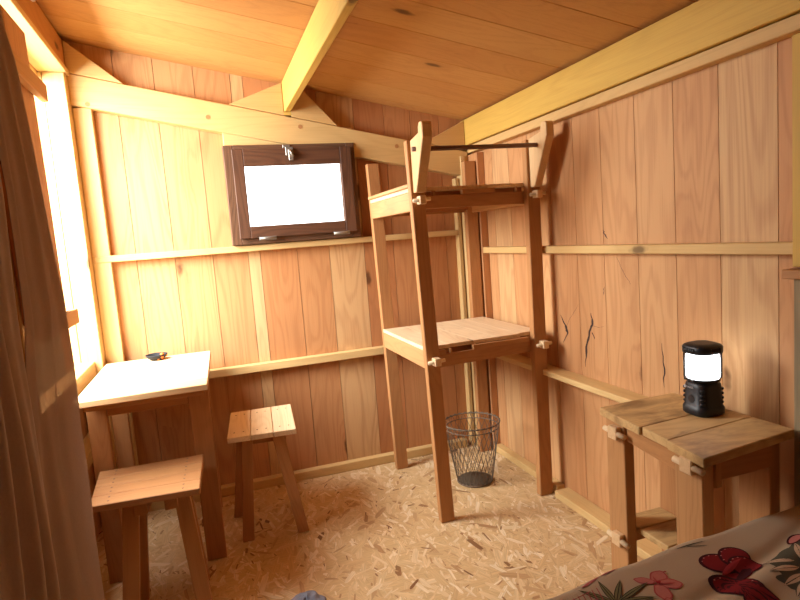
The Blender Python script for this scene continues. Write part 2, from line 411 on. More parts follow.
# wall behind the viewer
fw = P()
x = -0.80
while x < 1.82:
    x1 = min(1.82, x+0.205)
    cut_board(fw, x, x1, (YF-0.03, YF), ceil_z(x)+0.03, None, random.uniform(-0.3, 0.3))
    x = x1
struct(fw, 'wall_front', 'fir', 'wall of upright boards behind the viewer')

# ceiling boards, running down the slope
cl = P()
y = 3.70; cts = [0.1, 0.3, -0.1, 0.2, -0.25, 0.15, -0.1]
i = 0
while y > YF-0.03:
    y0 = y - (0.265 if i else 0.16); t = cts[i % 7] + random.uniform(-0.15, 0.15)
    xa, xb = -0.84, 1.88
    vs = [(x_, yy, ceil_z(x_)+dz) for dz in (0, 0.03) for yy in (y0+0.001, y-0.001) for x_ in (xa, xb)]
    cl.hexa(vs, 0, t, 0.002)
    y = y0; i += 1
vs = [(x_, yy, ceil_z(x_)+dz) for dz in (0.031, 0.05) for yy in (YF-0.03, 3.72) for x_ in (-0.84, 1.88)]
cl.hexa(vs, 0, -0.5, 0)
struct(cl, 'ceiling', 'ceiling', 'sloping ceiling of long orange boards')

# --- frame timbers
BEAM_PEGS = ((-0.516, 2.339), (0.098, 2.266), (0.624, 2.205), (1.23, 2.075))
def beam_top(x): return 2.491 - 0.204*(x+0.547)
p = P(); ba, bb = -0.60, 1.725
p.hexa([(x_, yy, beam_top(x_)+dz) for dz in (-0.165, 0) for yy in (3.575, 3.648) for x_ in (ba, bb)], 0, 0.1, 0.004)
for bx_, bz_ in BEAM_PEGS:                               # round dowel ends showing in the face
    p.loft([[(bx_+0.013*math.cos(q*.5236), yy, bz_+0.013*math.sin(q*.5236)) for q in range(12)] for yy in (3.58, 3.5735)], mi=1, smooth=False)
trim(p, ['pine', 'oak'], 'sloping yellow timber beam across the back wall')
p = P(); p.box((0.537, 0.575), (YF, 3.648), (beam_top(0.55)+0.026, ceil_z(0.575)-0.001), 1, 0.35, 0.003)
trim(p, 'beam', 'yellow middle purlin under the ceiling')
p = P(); p.box((-0.69, -0.60), (YF, 3.648), (2.518, 2.675), 1, -0.35, 0.003)
trim(p, 'ceiling', 'left purlin above the big window')
p = P(); p.box((1.712, 1.779), (YF, 3.648), (2.068, 2.235), 1, -0.1, 0.003)
trim(p, 'beam', 'thick yellow purlin above the right wall')
p = P(); p.box((1.728, 1.779), (YF, 3.648), (2.018, 2.064), 1, -0.2, 0.003)
trim(p, 'pine', 'wall plate under the right purlin')
def gusset(prof, label, t):
    p = P(); p.prism(prof, (3.572, 3.645), lambda a, b, c: (a, c, b), 0, t, 0.002); trim(p, 'pine', label)
gusset([(0.22, beam_top(0.22)+.003), (0.534, beam_top(0.534)+.003), (0.534, 2.462)], 'wedge block left of the middle purlin', -0.2)
gusset([(0.578, beam_top(0.578)+.003), (0.853, beam_top(0.853)+.003), (0.64, 2.440), (0.578, 2.452)], 'wedge block right of the middle purlin', -0.5)
gusset([(-0.598, beam_top(-0.598)+.003), (-0.33, beam_top(-0.33)+.003), (-0.598, 2.672)], 'wedge block at the left end of the beam', -0.1)
gusset([(1.42, beam_top(1.42)+.003), (1.709, beam_top(1.709)+.003), (1.709, 2.229)], 'wedge block at the right end of the beam', -0.5)
def stick(x, y, z, mat, label, grain=None, t=0.0, bev=0.003):
    p = P(); p.box(x, y, z, grain, t, bev); return trim(p, mat, label)
stick((0.5345, 0.5775), (3.572, 3.645), (beam_top(0.5345)+.003, beam_top(0.55)+0.0245), 'beam', 'packing block under the middle purlin', 0, 0.2, 0.001)
stick((-0.597, -0.505), (3.597, 3.648), (0.0, beam_top(-0.55)-0.166), 'pine', 'upright stud on the back wall beside the big window', 2, 0.5)
stick((-0.70, -0.599), (3.50, 3.648), (0.0, 2.484), 'pine', 'corner post of the big window', 2, 0.6)
stick((-0.718, -0.60), (2.20, 2.28), (0.0, 2.484), 'pine', 'near post of the big window', 2, 0.2)
stick((-0.718, -0.585), (2.10, 3.648), (2.486, 2.516), 'pine', 'lintel of the big window', 1, 0.3)
stick((-0.718, -0.635), (2.282, 3.498), (0.865, 0.95), 'pine', 'sill timber of the big window', 1, 0.1)
stick((-0.718, -0.64), (2.282, 3.498), (0.50, 0.56), 'pine', 'low rail on the left wall below the window', 1, 0.0)
stick((-0.597, 1.625), (3.592, 3.648), (1.480, 1.517), 'pine', 'upper rail across the back wall', 0, 0.45)
stick((-0.597, 1.625), (3.592, 3.648), (0.742, 0.790), 'pine', 'lower rail across the back wall', 0, 0.4)
p = P(); p.box((-0.49, 1.60), (3.594, 3.648), (0.0012, 0.056), 0, 0.2); struct(p, 'baseboard_back', 'pine')
p = P(); p.box((1.726, 1.779), (2.70, 3.44), (0.0012, 0.045), 1, 0.2); struct(p, 'baseboard_right', 'pine', 'far length of the baseboard along the right wall')
p = P(); p.box((1.688, 1.779), (1.0, 2.665), (0.0012, 0.042), 1, 0.3); struct(p, 'baseboard_right', 'pine', 'near length of the baseboard along the right wall, standing proud')
stick((1.728, 1.779), (1.315, 3.44), (1.351, 1.390), 'pine', 'upper rail along the right wall', 1, 0.0)
stick((1.680, 1.779), (1.80, 3.44), (0.688, 0.718), 'pine', 'lower rail along the right wall', 1, 0.4)
stick((1.630, 1.656), (3.594, 3.648), (0.0012, 1.86), 'pine', 'thin left stud in the back corner', 2, 0.2)
stick((1.666, 1.698), (3.565, 3.648), (0.0012, 2.00), 'pine', 'thin right stud in the back corner', 2, 0.6)
stick((1.728, 1.779), (3.45, 3.648), (0.0012, 2.005), 'fir', 'brown corner post on the right wall', 2, -0.4)
stick((0.17, 0.95), (3.60, 3.648), (2.105, 2.20), 'pine', 'filler board between beam and small window', 0, 0.2)
stick((1.715, 1.779), (1.215, 1.313), (1.315, 2.005), 'beam', 'yellow upright stud on the right wall', 2, -0.3)

# big window glass on the left: glazed frame outside the posts
w1 = bpy.data.objects.new('window_1', None); COL.objects.link(w1); w1['kind'] = 'structure'; w1['label'] = 'big bright window in the left wall'
p = P()
p.box((-0.745, -0.722), (2.282, 2.32), (0.88, 2.49), 2, 0.5); p.box((-0.742, -0.703), (3.500, 3.519), (0.88, 2.484), 2, 0.8)
p.box((-0.745, -0.722), (2.32, 3.499), (0.88, 0.92), 1, 0.5); p.box((-0.745, -0.722), (2.32, 3.499), (2.465, 2.49), 1, 0.5)
p.build('window_frame', 'pine', w1)
p = P(); p.add([(-0.734, 2.32, 0.92), (-0.734, 3.499, 0.92), (-0.734, 3.499, 2.465), (-0.734, 2.32, 2.465)], [(0, 1, 2, 3)]); p.build('pane', 'pane', w1)

# small window in the back wall
w2 = bpy.data.objects.new('window_2', None); COL.objects.link(w2); w2['kind'] = 'structure'; w2['label'] = 'small brown framed window in the back wall'
def rect_frame(p, x, z, y, w, tint=0):
    wl, wr, wb, wt = w
    p.box((x[0], x[0]+wl), y, z, 2, tint); p.box((x[1]-wr, x[1]), y, z, 2, tint)
    p.box((x[0]+wl, x[1]-wr), y, (z[0], z[0]+wb), 0, tint); p.box((x[0]+wl, x[1]-wr), y, (z[1]-wt, z[1]), 0, tint)
p = P(); rect_frame(p, (0.160, 0.945), (1.521, 2.102), (3.565, 3.70), (0.055, 0.055, 0.05, 0.045), 0.25); p.build('window_frame', 'brown', w2)
p = P(); rect_frame(p, (0.205, 0.915), (1.556, 2.075), (3.535, 3.564), (0.062, 0.070, 0.068, 0.098), -0.1); sash = p.build('sash', 'brown', w2)
p = P(); rect_frame(p, (0.262, 0.848), (1.618, 1.983), (3.548, 3.558), (0.008, 0.008, 0.008, 0.008), 1.0); p.build('glazing_bead', 'brown', sash)
p = P(); p.add([(0.262, 3.553, 1.618), (0.852, 3.553, 1.618), (0.852, 3.553, 1.983), (0.262, 3.553, 1.983)], [(0, 1, 2, 3)]); p.build('pane', 'pane', sash)
p = P(); p.box((0.515, 0.560), (3.526, 3.535), (2.030, 2.080), None, 0, .002); p.box((0.530, 0.556), (3.515, 3.527), (2.000, 2.064), None, 0, .002); p.box((0.505, 0.548), (3.556, 3.566), (2.078, 2.098), None, 0, .002)
p.tube([(0.538, 3.512, 2.06), (0.545, 3.506, 2.04), (0.556, 3.508, 2.02)], 0.006)
p.build('latch', 'metal', w2, 'dull metal latch')
for hx in (0.365, 0.815):
    p = P(); p.box((hx-0.05, hx+0.05), (3.528, 3.536), (1.541, 1.562), None, 0, .002); p.tube([(hx-0.05, 3.528, 1.552), (hx+0.05, 3.528, 1.552)], 0.006)
    p.build('hinge', 'metal', w2, 'dull metal hinge')

# ================================================================== SHUTTER
t = thing('window_shutter', 'reddish plank shutter on battens beside the bright window, behind the curtain edge', 'shutter', (-0.585, 2.55, 1.3))
for a, b in ((2.16, 2.42), (2.423, 2.695)):
    p = P(); sh = 0.03
    p.hexa([(x_, yy+(0.045 if z_ < 2 else 0), z_) for z_ in (1.30, 2.405) for yy in (a, b) for x_ in (-0.597, -0.578)], 2, -0.35, 0.002); p.build('plank', 'fir', t)
for z0, z1, ye in ((2.165, 2.235, 2.80), (1.235, 1.298, 2.81)):
    p = P(); p.box((-0.577, -0.548), (2.24, ye), (z0, z1), 1, -0.1, 0.003); p.build('batten', 'ceiling', t)

# ================================================================== TALL RACK (two shelves, rod)
def tall_rack():
    t = thing('shelf_rack', 'tall four-legged wooden rack with two shelves and a hanging rod in the corner', 'shelf rack', (1.35, 3.1, 0))
    legs = [((1.015, 1.090), (2.68, 2.722), (0.972, 1.042), 1.958), ((1.628, 1.708), (2.71, 2.752), (1.645, 1.718), 1.952),
            ((1.028, 1.104), (3.455, 3.500), (0.990, 1.062), 1.955), ((1.632, 1.712), (3.46, 3.505), (1.640, 1.718), 1.952)]
    for (b0, b1), ys, (t0, t1), zt in legs:
        p = P(); p.hexa([(x_, yy, z_) for z_, xs in ((0.0012, (b0, b1)), (zt, (t0, t1))) for yy in ys for x_ in xs], 2, -0.15, 0.003)
        p.build('leg', 'oak', t)
    def xl(z, i): (b0, b1), ys, (t0, t1), zt = legs[i]; f = z/zt; return b0+(t0-b0)*f, b1+(t1-b1)*f
    for zs, zt in ((0.93, 0.885), (1.735, 1.690)):
        l0, l1 = xl(zs, 0); r0, r1 = xl(zs, 1)
        # boards of the shelf, front to back
        sp = P(); n = 5
        xs = [l0+0.012+(r1-0.008-l0-0.012)*k/n for k in range(n+1)]
        for k in range(n):
            ya = 2.727 if k == 0 else (2.757 if k == n-1 else 2.735)
            yb = 3.452
            sp.box((xs[k]+0.0003, xs[k+1]-0.0003), (ya, yb), (zs-0.020, zs), 1, random.uniform(0.55, 0.95), 0.001)
        sp.build('shelf_board', 'top', t)
        # front and back rails with pegged tenons
        for (fy0, fy1), zlo in (((2.690, 2.722), zt-0.064), ((3.46, 3.492), zt-0.064)):
            p = P(); p.hexa([(x_, yy, z_) for z_ in (zlo, zt) for yy in (0, 1) for x_, d in ((l1+0.001, 0), (r0-0.001, 0.028))
                             for yy in [(fy0 if yy == 0 else fy1)+(d if fy0 < 3 else 0)]], 0, -0.35, 0.003)
            # spacer blocks that carry the boards above the rail
            w_ = r0-l1
            for ua, ub in (((0.0, 0.08), (0.12, 0.14), (0.36, 0.95)) if zs < 1.5 else ((0.0, 0.015), (0.085, 0.11), (0.36, 0.68), (0.89, 0.905))):
                ya_ = (fy0 + 0.014*(ua+ub)) if fy0 < 3 else fy0
                p.box((l1+0.002+w_*ua, l1-0.002+w_*ub), (ya_+0.001, ya_+0.030), (zt+0.0005, zs-0.0215), 0, -0.2, 0)
            p.box((l1+0.004, r0-0.004), ((2.765, 2.780) if fy0 < 3 else (3.44, 3.452)), (zt-0.05, zs-0.0215), 0, -1.0, 0)  # inner cleat added and tinted dark to put shade into the slots
            p.build('rail', 'oak', t)
        for a, b, xa in (((2.724, 3.453), l0, l0+0.012), ((2.754, 3.458), r1, r1-0.045)):
            p = P(); p.box((xa, xa+0.030), a, (zt-0.070, zs-0.021), 1, 0.45, 0.003); p.build('side_rail', 'oak', t)
            if zs > 1.5 and xa < 1.3:
                q = P(); q.box((xa-0.012, xa+0.03), a, (zs+0.001, zs+0.020), 1, 0.5, 0.003); q.build('side_lip', 'oak', t)
        for i in (0, 1):
            a, b = xl(zt-0.045, i); yf = legs[i][1][0]; xm = (a+b)/2 + 0.003; zz = zt-0.022
            p = P(); p.box((xm-0.014, xm+0.020), (yf-0.050, yf-0.0005), (zz-0.020, zz+0.020), 1, 0.5, 0.003); tn = p.build('tenon', 'top', t)
            p = P(); p.tube([(xm-0.042, yf-0.028, zz-0.002), (xm+0.048, yf-0.028, zz+0.004)], 0.0095, 10); p.build('peg', 'peg', tn)
    # brackets leaning forward and the rod
    for i, (x0, x1) in ((0, (0.990, 1.040)), (1, (1.660, 1.706))):
        yf = legs[i][1][0]; zl = legs[i][3]
        prof = [(yf-0.002, 1.705), (yf-0.040, 1.705), (yf-0.172, 1.945), (yf-0.172, 2.004), (yf-0.162, 2.016), (yf-0.132, 2.016), (yf-0.120, 2.002), (yf-0.116, 1.972), (yf-0.002, 1.955)]
        p = P(); p.prism(prof, (x0, x1), lambda a, b, c: (c, a, b), 2, 0.0, 0.003); p.build('bracket', 'top', t)
    p = P(); p.tube([(0.975, 2.612, 1.905), (1.672, 2.630, 1.912)], 0.0115, 12); p.build('hanging_rod', 'rod', t, 'dark hanging rod')
    return t
tall_rack()

# ================================================================== SIDE TABLE with pegged tenons
def side_table():
    t = thing('side_table', 'small wooden table with pegged legs and a low shelf under the lantern', 'side table', (1.52, 1.53, 0))
    corners = [(1.356, 1.800), (1.292, 1.253), (1.706, 1.296), (1.708, 1.806)]     # BL, FL, FR, BR
    z0, z1 = 0.770, 0.800
    p = P(); cuts = [0.0, 0.46, 1.0]
    BL, FL, FR, BR = [Vector((*c, 0)) for c in corners]
    cuts = [0.0, 0.30, 0.545, 1.0]
    for k in range(3):
        a, b = cuts[k]+0.002, cuts[k+1]-0.002
        q = [FL.lerp(BL, a), FR.lerp(BR, a), FL.lerp(BL, b), FR.lerp(BR, b)]
        dx = (0.0, 0.006, -0.004)[k]
        p.hexa([Vector((v.x+(dx if i % 2 == 0 else 0), v.y, z_)) for z_ in (z0, z1) for i, v in enumerate(q)], 0, (0.1, 0.3, 0.15)[k], 0.003)
    p.build('tabletop', 'worn', t)
    legs = [((1.322, 1.366), (1.290, 1.398)), ((1.380, 1.424), (1.700, 1.800)), ((1.625, 1.667), (1.318, 1.435)), ((1.620, 1.662), (1.690, 1.795))]
    for i, (xs, ys) in enumerate(legs):
        p = P(); p.box(xs, ys, (0.0012, z0-0.001), 2, (0.35, 0.15, -0.2, -0.2)[i], 0.003); p.build('leg', 'oak', t)
    # long rails left to right at both ends, under the top and under the low shelf
    for (ia, ib) in ((0, 2), (1, 3)):
        for zz, hh in ((0.690 if ia == 1 else 0.722, 0.046), (0.272, 0.05)):
            ym = (legs[ia][1][0]+legs[ia][1][1])/2; xm = legs[ia][0][0]
            p = P(); p.box((legs[ia][0][1]+0.001, legs[ib][0][0]-0.001), (ym-0.018, ym+0.018), (zz, zz+hh), 0, -0.3, 0.003); p.build('rail', 'oak', t)
            p = P(); p.box((xm-0.026, xm-0.0005), (ym-0.038, ym+0.010), (zz+0.004, zz+0.052), 0, 0.2, 0.003); tn = p.build('tenon', 'top', t)
            p = P(); p.tube([(xm-0.014, ym+0.040, zz+0.030), (xm-0.016, ym-0.072, zz+0.026)], 0.0105, 10); p.build('peg', 'peg', tn)
    # side rails under the top
    p = P(); p.hexa([(x_, yy, z_) for z_ in (0.690, 0.768) for x0, yy in ((1.345, 1.400), (1.390, 1.698)) for x_ in (x0, x0+0.022)], 1, 0.0, 0.003); p.build('side_rail', 'oak', t)
    p = P(); p.box((1.630, 1.652), (1.437, 1.688), (0.690, 0.768), 1, -0.2, 0.003); p.build('side_rail', 'oak', t)
    p = P(); p.box((1.368, 1.623), (1.305, 1.33), (0.690, 0.768), 0, -0.3, 0.003); p.box((1.369, 1.392), (1.285, 1.304), (0.680, 0.768), 2, -0.1, 0.002); p.build('front_rail', 'oak', t)
    p = P()
    for a, b in ((1.405, 1.545), (1.548, 1.686)):
        p.box((1.428, 1.615), (a, b), (0.324, 0.348), 0, random.uniform(-0.1, 0.2), 0.003)
    p.box((1.428, 1.615), (1.689, 1.79), (0.324, 0.348), 0, 0.1, 0.003); p.box((1.370, 1.615), (1.31, 1.402), (0.324, 0.348), 0, 0.0, 0.003)
    p.build('low_shelf', 'worn', t)
side_table()

# ================================================================== LANTERN
def rsq(cx, cy, z, h, r, rot, n=6):
    """rounded square ring"""
    out = []
    for q in range(4):
        ax, ay = [(1, 1), (-1, 1), (-1, -1), (1, -1)][q]
        for k in range(n):
            a = math.pi/2*(q + k/(n-1))
            x_, y_ = ax*(h-r)+r*math.cos(a), ay*(h-r)+r*math.sin(a)
            out.append((cx+x_*math.cos(rot)-y_*math.sin(rot), cy+x_*math.sin(rot)+y_*math.cos(rot), z))
    return out
def circ(cx, cy, z, r, n=32): return [(cx+r*math.cos(2*math.pi*k/n), cy+r*math.sin(2*math.pi*k/n), z) for k in range(n)]
def lantern(cx, cy, z0):
    k8 = 0.80
    t = thing('camping_lantern', 'lit camping lantern with black base and cap standing on the side table', 'lantern', (cx, cy, z0))
    rot = math.radians(-3)
    p = P(); h = [(0.0008, .066, .042), (0.006, .071, .042), (0.026, .071, .042), (0.032, .067, .040), (0.036, .064, .038), (00.096, .0625, .038), (0.108, .061, .040), (0.117, .057, .046)]
    p.loft([rsq(cx, cy, z0+z, a*k8, r*k8, rot) for z, a, r in h])
    for q in range(4):                                     # ribbed rubber corners
        for z in (0.044, 0.060, 0.076, 0.092):
            a = rot + math.pi/2*q + math.pi/4; rr = 0.0735*k8
            p.tube([(cx+rr*math.cos(a)+0.008*math.sin(a), cy+rr*math.sin(a)-0.008*math.cos(a), z0+z), (cx+(rr+.002)*math.cos(a), cy+(rr+.002)*math.sin(a), z0+z), (cx+rr*math.cos(a)-0.008*math.sin(a), cy+rr*math.sin(a)+0.008*math.cos(a), z0+z)], 0.0042, 6)
    base = p.build('base', 'black', t)
    def fp(u, z, d=0.0):                                    # point on the front face of the base (towards the room)
        lx, ly = -0.0645*k8-d, -u*k8
        return (cx+lx*math.cos(rot)-ly*math.sin(rot), cy+lx*math.sin(rot)+ly*math.cos(rot), z0+z)
    p = P(); n = 20
    p.add([fp(0.018*math.cos(6.2832*k/n), 0.058+0.015*math.sin(6.2832*k/n), .001) for k in range(n)], [tuple(range(n))]); p.build('power_button', 'black', base)
    p = P()                                                 # small round emblem and a line of tiny unreadable letters
    def stroke(u0, z_0, u1, z_1): p.add([fp(u0, z_0, .0015), fp(u1, z_0, .0015), fp(u1, z_1, .0015), fp(u0, z_1, .0015)], [(0, 1, 2, 3)])
    p.add([fp(-0.034+0.006*math.cos(6.2832*k/n), 0.099+0.006*math.sin(6.2832*k/n), .0015) for k in range(n)], [tuple(range(n))])
    for k, hh in enumerate((.006, .007, .006, .006, .008, .006, .008, .007)):
        u = -0.025+k*0.0052; stroke(u, 0.096, u+0.0012, 0.096+hh)
        if k % 2: stroke(u, 0.096, u+.0038, 0.0975)
        else: stroke(u, 0.1005, u+.0038, 0.102); stroke(u+.0026, 0.096, u+.0038, 0.102)
    p.build('printing', 'print', base, 'tiny pale printed emblem and letters')
    p = P(); p.loft([circ(cx, cy, z0+z, r*k8) for z, r in ((0.1175, .066), (0.122, .070), (0.126, .070), (0.129, .066))]); p.build('collar', 'gloss_black', t)
    p = P(); p.loft([circ(cx, cy, z0+z, r*k8) for z, r in ((0.1285, .064), (0.134, .067), (0.165, .068), (0.200, .067), (0.2165, .064))]); p.build('globe', 'glow', t, 'glowing white frosted globe')
    p = P(); hh = [(0.217, .062, .048), (0.220, .070, .046), (0.241, .071, .046), (0.247, .065, .044), (0.252, .052, .036), (0.2525, .036, .024)]
    p.loft([rsq(cx, cy, z0+z, a*k8, r*k8, rot) for z, a, r in hh])
    for q in range(4):
        for k in (-2, -1, 0, 1, 2):
            a = rot + math.pi/2*q
            bx_, by_ = cx+k8*0.070*math.cos(a)-k*k8*0.012*math.sin(a), cy+k8*0.070*math.sin(a)+k*k8*0.012*math.cos(a)
            p.tube([(bx_, by_, z0+0.222), (bx_, by_, z0+0.240)], 0.005, 6)
    p.build('cap', 'black', t)
    for a in (math.radians(-28), math.radians(152)):
        x_, y_ = cx+k8*0.074*math.cos(a), cy+k8*0.074*math.sin(a)
        p = P(); p.tube([(cx+k8*.066*math.cos(a), cy+k8*.066*math.sin(a), z0+.124), (x_, y_, z0+.124), (cx+k8*.076*math.cos(a), cy+k8*.076*math.sin(a), z0+.135), (cx+k8*.076*math.cos(a), cy+k8*.076*math.sin(a), z0+.219)], 0.0032, 8); p.build('wire_guard', 'gloss_black', t)
lantern(1.610, 1.560, 0.800)

# ================================================================== DINING TABLE by the window
def dining_table():
    t = thing('wooden_table', 'wooden table pushed into the corner under the bright window', 'table', (-0.32, 3.1, 0))
    p = P(); ys = [2.650, 2.78, 2.94, 3.10, 3.25, 3.40, 3.545]
    for k in range(6):
        f0, f1 = (ys[k]-2.65)/0.9, (ys[k+1]-2.65)/0.9
        xr = lambda f: -0.053+0.022*f
        y_sh = 0.028
        p.hexa([(x_, yy, z_) for z_ in (0.892, 0.920) for f, yy in ((f0, ys[k]+0.0008), (f1, ys[k+1]-0.0008)) for x_ in (-0.588, xr(f))], 0, (0.0, 0.5, 0.7, 0.6, 0.8, 0.6)[k], 0.003)
    p.build('tabletop', 'top', t)
    for (x, y) in (((-0.148, -0.056), (2.857, 2.90)), ((-0.582, -0.500), (2.857, 2.90)), ((-0.145, -0.06), (3.44, 3.485)), ((-0.582, -0.500), (3.44, 3.485))):
        p = P(); p.box(x, y, (0.0012, 0.891), 2, -0.15, 0.003); p.build('leg', 'oak', t)
    for y in ((2.864, 2.892), (3.445, 3.475)):
        p = P(); p.box((-0.499, -0.149), y, (0.79, 0.891), 0, -0.25, 0.003); p.build('apron', 'oak', t)
    for x in ((-0.120, -0.092), (-0.555, -0.527)):
        p = P(); p.box(x, (2.901, 3.439), (0.79, 0.891), 1, -0.25, 0.003); p.build('apron', 'oak', t)
    p = P(); p.box((-0.56, -0.07), (2.700, 2.856), (0.862, 0.891), 0, -0.25, 0.003); p.build('front_batten', 'oak', t)
dining_table()

# ================================================================== BOWL
def bowl(cx, cy, z0):
    t = thing('bowl', 'small dark grey bowl with orange spots on the table by the window', 'bowl', (cx, cy, z0))
    k = 1.0
    out = [(0.0006, .030), (0.004, .034), (0.012, .046), (0.022, .054), (0.030, .058), (0.032, .0575), (0.030, .055), (0.020, .049), (0.010, .038), (0.006, .020)]
    p = P(); p.loft([circ(cx, cy, z0+z*k, r*k, 28) for z, r in out]); b = p.build('body', 'bowl', t)
    for a, z, rr, s_ in ((-0.9, .017, .0515, .009), (-1.3, .008, .042, .006), (-0.2, .02, .0535, .008), (-0.55, .006, .040, .006)):
        d = Vector((math.cos(a), math.sin(a), -0.5)).normalized(); c = Vector((cx+rr*math.cos(a), cy+rr*math.sin(a), z0+z)); u = d.orthogonal().normalized(); w = d.cross(u)
        p = P(); p.loft([[c-d*.004+(u*math.cos(q*.628)+w*math.sin(q*.628))*s_ for q in range(10)], [c+d*.0016+(u*math.cos(q*.628)+w*math.sin(q*.628))*s_*.8 for q in range(10)]]); p.build('orange_spot', 'orange', t, 'orange painted spot')
    p = P(); n = 10
    p.loft([circ(cx+0.030, cy-0.005, z0+0.028+0.011*math.sin(q), max(.0005, 0.011*math.cos(q)), 12) for q in [math.radians(-90+180*i/n) for i in range(n+1)]]); p.build('orange_knob', 'orange', t, 'small orange ball on the far rim')
bowl(-0.318, 3.46, 0.920)

# ================================================================== STOOLS
def stool(label, corners, z, nb, along_x, feet, tops, tints, leg_t):
    cx = sum(c[0] for c in corners)/4; cy = sum(c[1] for c in corners)/4
    t = thing('wooden_stool', label, 'stool', (cx, cy, 0), 'splayed wooden stools by the table')
    FL, FR, BL, BR = [Vector((*c, 0)) for c in corners]
    p = P()
    for k in range(nb):
        a, b = k/nb+0.003, (k+1)/nb-0.003
        if along_x: q = [FL.lerp(BL, a), FR.lerp(BR, a), FL.lerp(BL, b), FR.lerp(BR, b)]
        else: q = [FL.lerp(FR, a), FL.lerp(FR, b), BL.lerp(BR, a), BL.lerp(BR, b)]
        p.hexa([Vector((v.x, v.y, z_)) for z_ in (z-0.028, z) for v in q], 0 if along_x else 1, tints[k], 0.003, (FR-FL) if along_x else (BL-FL))
    n = 6                                                  # dark nail heads
    for u in (0.16, 0.84):
        for k in range(nb):
            for w_ in (0.3, 0.7):
                fr = (k+w_)/nb
                q = FL.lerp(FR, u).lerp(BL.lerp(BR, u), fr) if along_x else FL.lerp(FR, fr).lerp(BL.lerp(BR, fr), u)
                p.loft([circ(q.x, q.y, z-0.002, .0042, n), circ(q.x, q.y, z+0.0012, .0042, n)], mi=1, smooth=False)
    p.build('seat', ['top' if not along_x else 'oak', 'rod'], t)
    c4 = [FL, FR, BL, BR]
    # battens under the seat that take the legs
    for ia, ib in ((0, 2), (1, 3)) if along_x else ((0, 1), (2, 3)):
        a = Vector((*tops[ia], z-0.055)); b = Vector((*tops[ib], z-0.055)); d = (b-a).normalized()*0.05
        p = P(); p.plank(a-d, b+d, 0.052, 0.050, Vector((0, 0, 1)), -0.2, 0.003, flat=False); p.build('batten', 'oak', t)
    for i, (f, tp) in enumerate(zip(feet, tops)):
        off = Vector(((0.040 if i % 2 else -0.040), 0, 0)) if along_x else Vector((0, (0.040 if i > 1 else -0.040), 0))
        a = Vector((*tp, z-0.030)) + off
        ft = Vector((*f, 0.0012))
        p = P(); p.plank(ft, a, 0.062 if along_x else 0.056, 0.036, (1, 0, 0), leg_t[i], 0.002); p.build('leg', 'oak', t)
stool('splay-legged stool nearest the curtain, its seat boards running sideways', [(-0.530, 2.43), (-0.122, 2.400), (-0.553, 2.822), (-0.108, 2.812)], 0.555, 4, True,
      [(-0.440, 2.42), (-0.150, 2.42), (-0.425, 2.665), (-0.170, 2.70)], [(-0.350, 2.49), (-0.240, 2.49), (-0.340, 2.65), (-0.245, 2.65)], [-0.2, -0.35, -0.15, -0.3], [0, 0.1, -0.2, -0.2])
stool('splay-legged stool by the back wall, its seat boards running front to back', [(0.002, 2.900), (0.340, 2.868), (0.038, 3.360), (0.378, 3.345)], 0.580, 3, False,
      [(0.055, 2.98), (0.335, 2.945), (0.025, 3.285), (0.345, 3.22)], [(0.100, 3.02), (0.250, 3.00), (0.095, 3.20), (0.270, 3.19)], [0.6, 0.45, 0.75], [-0.2, 0.0, -0.3, -0.2])

# ================================================================== WIRE BASKET
def wire_basket(cx, cy):
    t = thing('wire_basket', 'round wire mesh waste basket standing under the tall rack', 'basket', (cx, cy, 0))
    r0, r1, h = 0.104, 0.166, 0.362; z0 = 0.008
    p = P(); n = 26
    for s_ in (-1, 1):
        for k in range(n):
            pts = []
            for i in range(15):
                f = i/14; a = 2*math.pi*k/n + s_*f*0.95; r = r0+(r1-r0)*f + 0.0015*s_
                pts.append((cx+r*math.cos(a), cy+r*math.sin(a), z0+h*f))
            p.tube(pts, 0.0016, 4)
    p.build('mesh_side', 'wire', t)
    p = P()
    for z, r, w in ((z0+h, r1, .0038), (z0+h-0.03, r1-0.006, .0030)): p.tube(circ(cx, cy, z, r, 40), w, 6, True)
    # crimped top edge
    p.tube([(cx+(r1+0.004*(k % 2))*math.cos(2*math.pi*k/60), cy+(r1+0.004*(k % 2))*math.sin(2*math.pi*k/60), z0+h+0.006*(k % 2)) for k in range(60)], .0028, 5, True)
    p.build('rim', 'wire', t)
    p = P()
    p.tube(circ(cx, cy, z0, r0, 36), .0055, 6, True)
    p.loft([circ(cx, cy, z0-0.005, r0-0.003, 36), circ(cx, cy, z0+0.001, r0-0.003, 36)], smooth=False)
    for k in range(-10, 11):
        u = k*0.0088; L = math.sqrt(max(0, (r0-.003)**2-u*u))
        p.tube([(cx+u, cy-L, z0+0.0025), (cx+u, cy+L, z0+0.0025)], .0018, 4); p.tube([(cx-L, cy+u, z0+0.0035), (cx+L, cy+u, z0+0.0035)], .0018, 4)
    p.build('base', 'wire', t)
wire_basket(1.400, 3.075)

